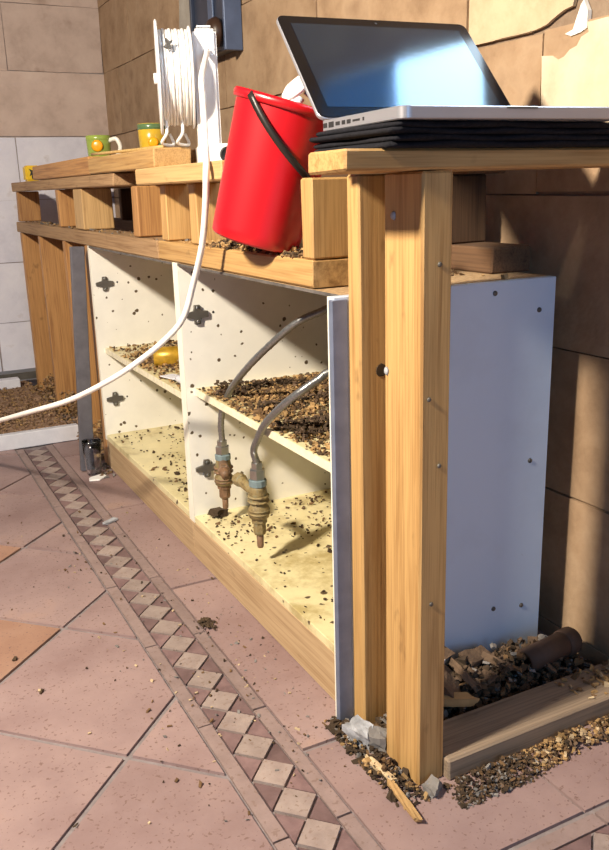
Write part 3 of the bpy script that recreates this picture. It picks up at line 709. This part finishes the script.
# sockets in the left edge, at the hinge end
for y0, y1, h in ((0.204, 0.216, 0.006), (0.183, 0.199, 0.007), (0.164, 0.177, 0.0045), (0.148, 0.158, 0.005), (0.132, 0.143, 0.005), (0.106, 0.126, 0.0025), (0.094, 0.098, 0.004)):
    lbox('port', -0.0004, 0.002, y0, y1, 0.0075 - h / 2, 0.0075 + h / 2, 'dark_slot', lap, 0)
lbox('notch', LW / 2 - 0.022, LW / 2 + 0.022, -0.0003, 0.003, LT - 0.003, LT - 0.0008, 'hinge', lap, 0)
hg = lathe('hinge', [(0.0055, -0.125), (0.0055, 0.125)], 'dark_slot', lap, (LW / 2, LD - 0.003, LT + 0.002), (0, math.pi / 2, 0), 14)
th = math.radians(44.9)
lid = prism('lid', rrect(-LW / 2, LW / 2, 0.004, 0.222, 0.012), 'z', -0.007, -0.0012, 'aluminium', None, 0.001)
# lid local frame: x along width, y up the lid, z towards the viewer
lid.parent = lap
lid.rotation_euler = (math.pi / 2 - th, 0, 0)
lc = lid.location.copy(); RL = Matrix.Rotation(math.pi / 2 - th, 3, 'X')
org = Vector((LW / 2, LD - 0.001, LT + 0.002))
lid.location = org + RL @ lc
def onlid(o):
    o.parent = lid; o.location = o.location - lc
onlid(prism('bezel', rrect(-LW / 2 + 0.0012, LW / 2 - 0.0012, 0.0052, 0.2208, 0.011), 'z', -0.0012, 0.0, 'bezel', None))
onlid(prism('display', [(-0.1435, 0.025), (0.1435, 0.025), (0.1435, 0.204), (-0.1435, 0.204)], 'z', -0.0002, 0.0004, 'display', None))
onlid(lathe('webcam', [(0.002, 0), (0.002, 0.0003)], 'dark_slot', None, (0, 0.2125, 0.0), None, 12))

# ================================================================ VALVES AND HOSES
def valve(x, y, zt, zb, hose, label, mats):
    t = thing('stop_valve', label, 'valve', (x, y, zb))
    L = zt - zb
    P = lambda f: zb + f * L
    lathe('spindle', [(0.006, P(0)), (0.007, P(0.02)), (0.0075, P(0.17)), (0.0045, P(0.18))], 'copper', t, (x, y, 0), None, 14)
    lathe('bonnet', [(0.011, P(0.16)), (0.014, P(0.19)), (0.014, P(0.30)), (0.017, P(0.31)), (0.0175, P(0.36))], mats[0], t, (x, y, 0), None, 8, smooth=False)
    lathe('body', [(0.016, P(0.355)), (0.021, P(0.37)), (0.0215, P(0.48)), (0.018, P(0.50)), (0.019, P(0.62)), (0.017, P(0.70)), (0.0165, P(0.74))], mats[1], t, (x, y, 0), None, 20)
    lathe('collar', [(0.0185, P(0.735)), (0.0185, P(0.80)), (0.0145, P(0.81))], 'teal', t, (x, y, 0), None, 12, smooth=False)
    lathe('hose_nut', [(0.015, P(0.805)), (0.0165, P(0.82)), (0.0165, P(0.92)), (0.012, P(0.93)), (0.0125, P(1.0))], 'nut', t, (x, y, 0), None, 6, smooth=False)
    hs = tube('hose', hose, lambda q: 0.0072 + 0.0004 * (int(q * 400) % 2), 'chrome', t, 12, 14)
    for f in (0.40, 0.44, 0.54, 0.60): lathe('ring', [(0.0195, P(f)), (0.0228, P(f + 0.006)), (0.0228, P(f + 0.02)), (0.0195, P(f + 0.026))], mats[0], t, (x, y, 0), None, 20, cap0=False, cap1=False)
    return t
h1 = [(0.676, 1.755, 0.312), (0.672, 1.747, 0.355), (0.672, 1.728, 0.40), (0.674, 1.673, 0.457), (0.68, 1.593, 0.516), (0.70, 1.522, 0.571), (0.73, 1.467, 0.618), (0.765, 1.435, 0.640), (0.80, 1.41, 0.652), (0.90, 1.30, 0.655), (0.98, 1.22, 0.62), (1.02, 1.2, 0.56)]
h2 = [(0.652, 1.503, 0.335), (0.642, 1.495, 0.365), (0.634, 1.455, 0.401), (0.632, 1.41, 0.444), (0.64, 1.352, 0.489), (0.66, 1.315, 0.521), (0.69, 1.302, 0.542), (0.72, 1.29, 0.557), (0.82, 1.22, 0.565), (0.95, 1.18, 0.55), (1.02, 1.17, 0.50)]
v1 = valve(0.676, 1.757, 0.315, 0.148, h1, 'corroded valve on the longer steel hose nearer the cabinet divider', ('copper', 'brass'))
v2 = valve(0.652, 1.505, 0.337, 0.150, h2, 'brass valve on the shorter steel hose hanging lower in front', ('brass', 'brass'))
tube('side_outlet', [(0.676, 1.757, 0.262), (0.655, 1.70, 0.262), (0.650, 1.675, 0.258)], 0.011, 'copper', v1, 12, 4)
lathe('outlet_nut', [(0.014, 0), (0.015, 0.004), (0.015, 0.018), (0.012, 0.02)], 'copper', v1, (0.660, 1.712, 0.262), (math.pi / 2, 0, -0.35), 6, smooth=False)
tube('side_outlet', [(0.652, 1.505, 0.270), (0.648, 1.55, 0.272), (0.645, 1.585, 0.278)], 0.011, 'brass', v2, 12, 4)
lathe('outlet_nut', [(0.013, 0), (0.015, 0.003), (0.015, 0.02), (0.013, 0.024)], 'brass', v2, (0.647, 1.575, 0.276), (-math.pi / 2, 0, 0.1), 8, smooth=False)

# ================================================================ THINGS ON THE FAR SHELF
sp = thing('tin_can', 'small yellow tin lying on the far cabinet shelf', 'can', (0.73, 2.25, 0.398))
q = Vector((0.9, -0.3, 0)).to_track_quat('Z', 'Y').to_euler()
lathe('body', [(0.024, -0.05), (0.027, -0.048), (0.027, 0.03), (0.024, 0.034)], 'yellow_tin', sp, (0.73, 2.25, 0.428), q, 22)
lathe('lid', [(0.028, 0.03), (0.0285, 0.034), (0.0285, 0.044), (0.024, 0.046)], 'brass', sp, (0.73, 2.25, 0.428), q, 22)
tr = thing('trowel', 'small pale trowel on the far cabinet shelf edge', 'trowel', (0.685, 2.05, 0.398))
prism('blade', [(-0.06, 0), (-0.02, -0.022), (0.03, -0.018), (0.035, 0.018), (-0.02, 0.02)], 'z', 0.406, 0.4085, 'white_paint', tr, 0, (0.685, 2.07, 0), (0, 0, 1.9))
tube('handle', [(0.672, 2.03, 0.411), (0.668, 1.99, 0.414), (0.664, 1.93, 0.414)], 0.009, 'white_paint', tr, 10, 4)

# ================================================================ DEBRIS
R_ = random.uniform
def heap(n, x0, x1, y0, y1, z, smin, smax, clump=0.0, peak=0.0):
    cs = [(R_(x0, x1), R_(y0, y1)) for _ in range(9)]
    out = []
    for _ in range(n):
        if R_(0, 1) < clump:
            c = random.choice(cs); x, y = random.gauss(c[0], (x1 - x0) * 0.13), random.gauss(c[1], (y1 - y0) * 0.09)
        else: x, y = R_(x0, x1), R_(y0, y1)
        if not (x0 < x < x1 and y0 < y < y1): continue
        fx = 4 * (x - x0) * (x1 - x) / (x1 - x0) ** 2; fy_ = 4 * (y - y0) * (y1 - y) / (y1 - y0) ** 2
        out.append((x, y, z + peak * R_(0, 1) * min(fx * fy_ * 1.5, 1), R_(smin, smax) * (1.6 if R_(0, 1) < 0.08 else 1)))
    return out
WC = ['dirt', 'dirt2', 'chip_tan', 'dirt2', 'chip_tan', 'rot', 'chip_tan']
chips('shelf_debris', heap(7000, FX + 0.026, 1.02, CY0 + 0.02, CYM - 0.03, 0.428, 0.003, 0.010, 0.35, 0.012), WC, 'rotten wood crumbs covering the shelf behind the hoses', 'debris')
chips('shelf_debris', heap(2200, FX + 0.03, 1.02, CYM + 0.02, CY1 - 0.03, 0.398, 0.004, 0.012, 0.55, 0.02), WC, 'wood crumbs on the far cabinet shelf around the yellow tin', 'debris')
streak = []
for _ in range(9):
    sx, sy, an, ln = R_(0.66, 0.95), R_(1.15, 1.75), R_(-0.5, 0.4), R_(0.10, 0.25)
    for _k in range(150):
        q_ = R_(-0.5, 0.5) * ln; px, py = sx + math.cos(an) * q_ + random.gauss(0, 0.006), sy + math.sin(an) * q_ + random.gauss(0, 0.008)
        if FX + 0.03 < px < 1.015 and CY0 + 0.02 < py < CYM - 0.03: streak.append((px, py, 0.434 + R_(0, 0.012), R_(0.004, 0.011)))
chips('mud_ridges', streak, ['dirt', 'rot', 'dirt'], 'dark earth ridges in the crumbs on the shelf behind the hoses', 'dirt')
chips('cabinet_dirt', [(random.gauss(0.93, 0.05), R_(1.12, 1.80), 0.114 + R_(0, 0.006), R_(0.004, 0.010)) for _ in range(260)], ['dirt', 'dirt2', 'rot'], 'band of dark dirt along the back of the cabinet floor below the valves', 'dirt')
chips('cabinet_debris', heap(420, FX + 0.005, 1.02, CY0 + 0.02, CYM - 0.03, 0.1135, 0.002, 0.008, 0.7), ['dirt', 'dirt2', 'dirt'], 'dark crumbs on the cabinet floor below the valves', 'debris')
chips('cabinet_debris', heap(480, FX + 0.01, 1.02, CYM + 0.02, CY1 - 0.03, 0.1135, 0.003, 0.010, 0.7), ['dirt', 'dirt2', 'dirt'], 'dark crumbs on the far cabinet floor', 'debris')
chips('rail_debris', heap(800, FX + 0.004, FX + 0.08, 1.23, 1.72, 0.7625, 0.004, 0.011, 0.4, 0.012), ['dirt', 'dirt2', 'chip_tan'], 'dirt and wood crumbs on the rail around the red bucket', 'debris')
chips('rail_debris', heap(240, FX + 0.004, FX + 0.08, 1.74, 3.9, 0.7625, 0.003, 0.008, 0.5), ['dirt2', 'chip_tan', 'chip_grey'], 'dust and crumbs along the far part of the rail', 'debris')
chips('cabinet_top_debris', heap(500, 0.73, 0.95, 1.10, 2.6, 0.7185, 0.005, 0.014, 0.5), ['dirt2', 'chip_tan', 'chip_tan'], 'wood crumbs on top of the cabinets behind the rail', 'debris')
chips('floor_debris', heap(300, 0.30, 0.615, 0.95, 2.3, 0.001, 0.002, 0.0065, 0.6), ['dirt', 'chip_pale', 'dirt2', 'chip_grey'], 'scattered crumbs on the floor along the diamond border', 'debris')
chips('floor_debris', heap(45, 0.0, 0.38, 1.0, 2.4, 0.001, 0.003, 0.008, 0.3), ['dirt', 'chip_pale', 'dirt2'], 'few dark crumbs on the large floor tiles', 'debris')
chips('dirt_clump', [(random.gauss(0.522, 0.010), random.gauss(1.512, 0.012), 0.001 + R_(0, 0.008), R_(0.004, 0.010)) for _ in range(60)], ['dirt'], 'small clump of dark dirt on the floor beside the border', 'dirt')
chips('post_rubble', heap(600, 0.575, 0.622, 0.855, 1.10, 0.001, 0.003, 0.010, 0.4, 0.016), ['dirt', 'chip_grey', 'dirt', 'dirt2', 'chip_tan', 'dirt', 'dirt'], 'grey and dark rubble crumbs around the foot of the post', 'rubble')
chips('gap_rubble', heap(500, 0.625, 0.72, 0.982, 1.04, 0.0, 0.006, 0.016, 0.3, 0.04), ['dirt', 'chip_grey', 'dirt2'], 'dark rubble in the gap behind the corner post', 'rubble')
chips('bar_rubble', heap(3000, 0.68, 1.09, 0.968, 1.072, 0.0, 0.005, 0.016, 0.3, 0.075), ['dirt', 'dirt', 'rot', 'dirt2', 'dirt', 'dirt', 'rot', 'chip_grey'], 'dark rubble heap below the blue-white end panel', 'rubble')
chips('plate_chips', heap(1000, 0.80, 1.09, 0.825, 0.874, 0.001, 0.003, 0.009, 0.5, 0.014), ['chip_tan', 'dirt2', 'chip_pale', 'dirt2', 'rot', 'chip_tan', 'dirt'], 'tan wood shavings along the sole plate towards the wall', 'debris')
chips('plate_dirt', heap(900, 0.655, 0.82, 0.815, 0.874, 0.001, 0.002, 0.008, 0.5, 0.014), ['dirt', 'dirt', 'rot', 'dirt', 'dirt2', 'chip_grey'], 'dark dirt along the sole plate right of the post foot', 'debris')
chips('plate_chips', heap(60, 0.95, 1.09, 0.88, 0.96, 0.0365, 0.005, 0.013, 0.4), ['chip_tan', 'chip_pale', 'dirt2'], 'wood chips lying on the sole plate by the wall', 'debris')
chips('sawdust_chips', heap(5000, 0.0, 0.60, 3.09, 3.99, 0.046, 0.003, 0.009, 0.3, 0.015), ['chip_tan', 'dirt2', 'sawdust', 'sawdust'], 'brown sawdust and shavings heaped by the far studs', 'sawdust')
chips('stud_foot_debris', heap(2500, 0.60, 0.74, 2.74, 4.05, 0.0, 0.005, 0.014, 0.2, 0.11), ['dirt2', 'sawdust', 'chip_tan'], 'brown shavings piled around the feet of the far studs', 'debris')
chips('cup_debris', heap(70, 0.57, 0.622, 2.55, 2.70, 0.001, 0.004, 0.012, 0.2), ['dirt', 'chip_grey', 'dirt2'], 'dark crumbs on the floor beside the clear cup', 'debris')

def chunk(name, x, y, z, sx, sy, sz, rz, mt, label, cat, group=None, tilt=0.0):
    vs_ = [Vector([q * R_(0.7, 1.15) for q in v]) for v in bverts(-sx / 2, sx / 2, -sy / 2, sy / 2, -sz / 2, sz / 2)]
    bm = bmesh.new()
    me = bpy.data.meshes.new(name); me.from_pydata(vs_, [], BF); bm.from_mesh(me)
    bmesh.ops.subdivide_edges(bm, edges=bm.edges, cuts=2, use_grid_fill=True)
    for v in bm.verts: v.co += Vector([R_(-1, 1) * min(sx, sy, sz) * 0.10 for _ in range(3)])
    bmesh.ops.recalc_face_normals(bm, faces=bm.faces); bm.to_mesh(me); bm.free(); me.materials.append(M[mt])
    o = bpy.data.objects.new(name, me); COL.objects.link(o); o.location = (x, y, z); o.rotation_euler = (tilt, R_(-0.3, 0.3), rz)
    return tag(o, label, cat, group)
G = 'rotten wood chunks in the rubble below the end panel'
for (x, y, z, sx, sy, sz, rz, tl) in ((0.735, 1.03, 0.075, 0.075, 0.035, 0.014, 0.4, 0.7), (0.765, 1.045, 0.095, 0.07, 0.03, 0.012, 0.2, 0.5), (0.76, 1.0, 0.075, 0.06, 0.045, 0.012, 0.9, 0.8), (0.80, 1.01, 0.072, 0.05, 0.045, 0.012, 1.4, 0.9), (0.85, 1.04, 0.075, 0.07, 0.03, 0.014, 0.3, 0.4), (0.88, 1.02, 0.065, 0.05, 0.03, 0.013, 2.2, 0.6), (0.83, 1.0, 0.055, 0.05, 0.03, 0.012, 0.0, 0.2)):
    chunk('rotten_wood_chunk', x, y, z, sx, sy, sz, rz, 'rot', 'rotten brown wood chunk in the rubble below the end panel', 'wood chunk', G, tl)
chunk('wood_sliver', 0.735, 0.985, 0.060, 0.115, 0.018, 0.014, -0.55, 'chip_tan', 'long splintered stick on the rubble right of the corner post', 'stick')
chunk('white_lump', 0.752, 1.018, 0.098, 0.020, 0.014, 0.02, 0.2, 'white_chalk', 'small white plaster lump on the dark rubble', 'lump')
chunk('mortar_lump', 0.604, 1.018, 0.019, 0.030, 0.048, 0.036, 0.3, 'white_chalk', 'pale mortar lump on the floor left of the corner post', 'lump')
chunk('mortar_lump', 0.618, 0.990, 0.018, 0.026, 0.030, 0.036, 0.9, 'chip_grey', 'grey mortar lump between pale lump and corner post', 'lump')
chunk('mortar_lump', 0.637, 0.868, 0.009, 0.028, 0.022, 0.020, 0.4, 'chip_grey', 'grey mortar lump in front of the post foot', 'lump')
chunk('wood_sliver', 0.590, 0.945, 0.010, 0.012, 0.075, 0.010, 0.10, 'chip_pale', 'short pale wood splinter on the floor before the mortar lump', 'splinter')
chunk('wood_sliver', 0.584, 0.872, 0.009, 0.010, 0.095, 0.009, -0.10, 'chip_tan', 'long curved wood splinter on the floor before the post', 'splinter')
chunk('paper_scrap', 0.499, 2.181, 0.004, 0.045, 0.018, 0.006, 0.4, 'white_chalk', 'white sliver of paper lying on the diamond border', 'scrap')
chunk('dark_clod', 0.672, 1.80, 0.124, 0.04, 0.03, 0.018, 0.4, 'dirt', 'dark clod in the cabinet corner behind the first valve', 'clod')
pp = thing('clay_pipe', 'dark brown pipe stub on the rubble by the back wall', 'pipe', (0.96, 1.01, 0.04))
q = Vector((1, 0.12, 0.0)).to_track_quat('Z', 'Y').to_euler()
lathe('tube', [(0.017, 0), (0.022, 0.0), (0.022, 0.13), (0.017, 0.13), (0.017, 0)], 'pipe', pp, (0.925, 1.0, 0.062), q, 20, cap0=False, cap1=False)
lathe('collar', [(0.0225, 0.10), (0.025, 0.102), (0.025, 0.125), (0.0225, 0.127)], 'pipe', pp, (0.925, 1.0, 0.062), q, 20, cap0=False, cap1=False)
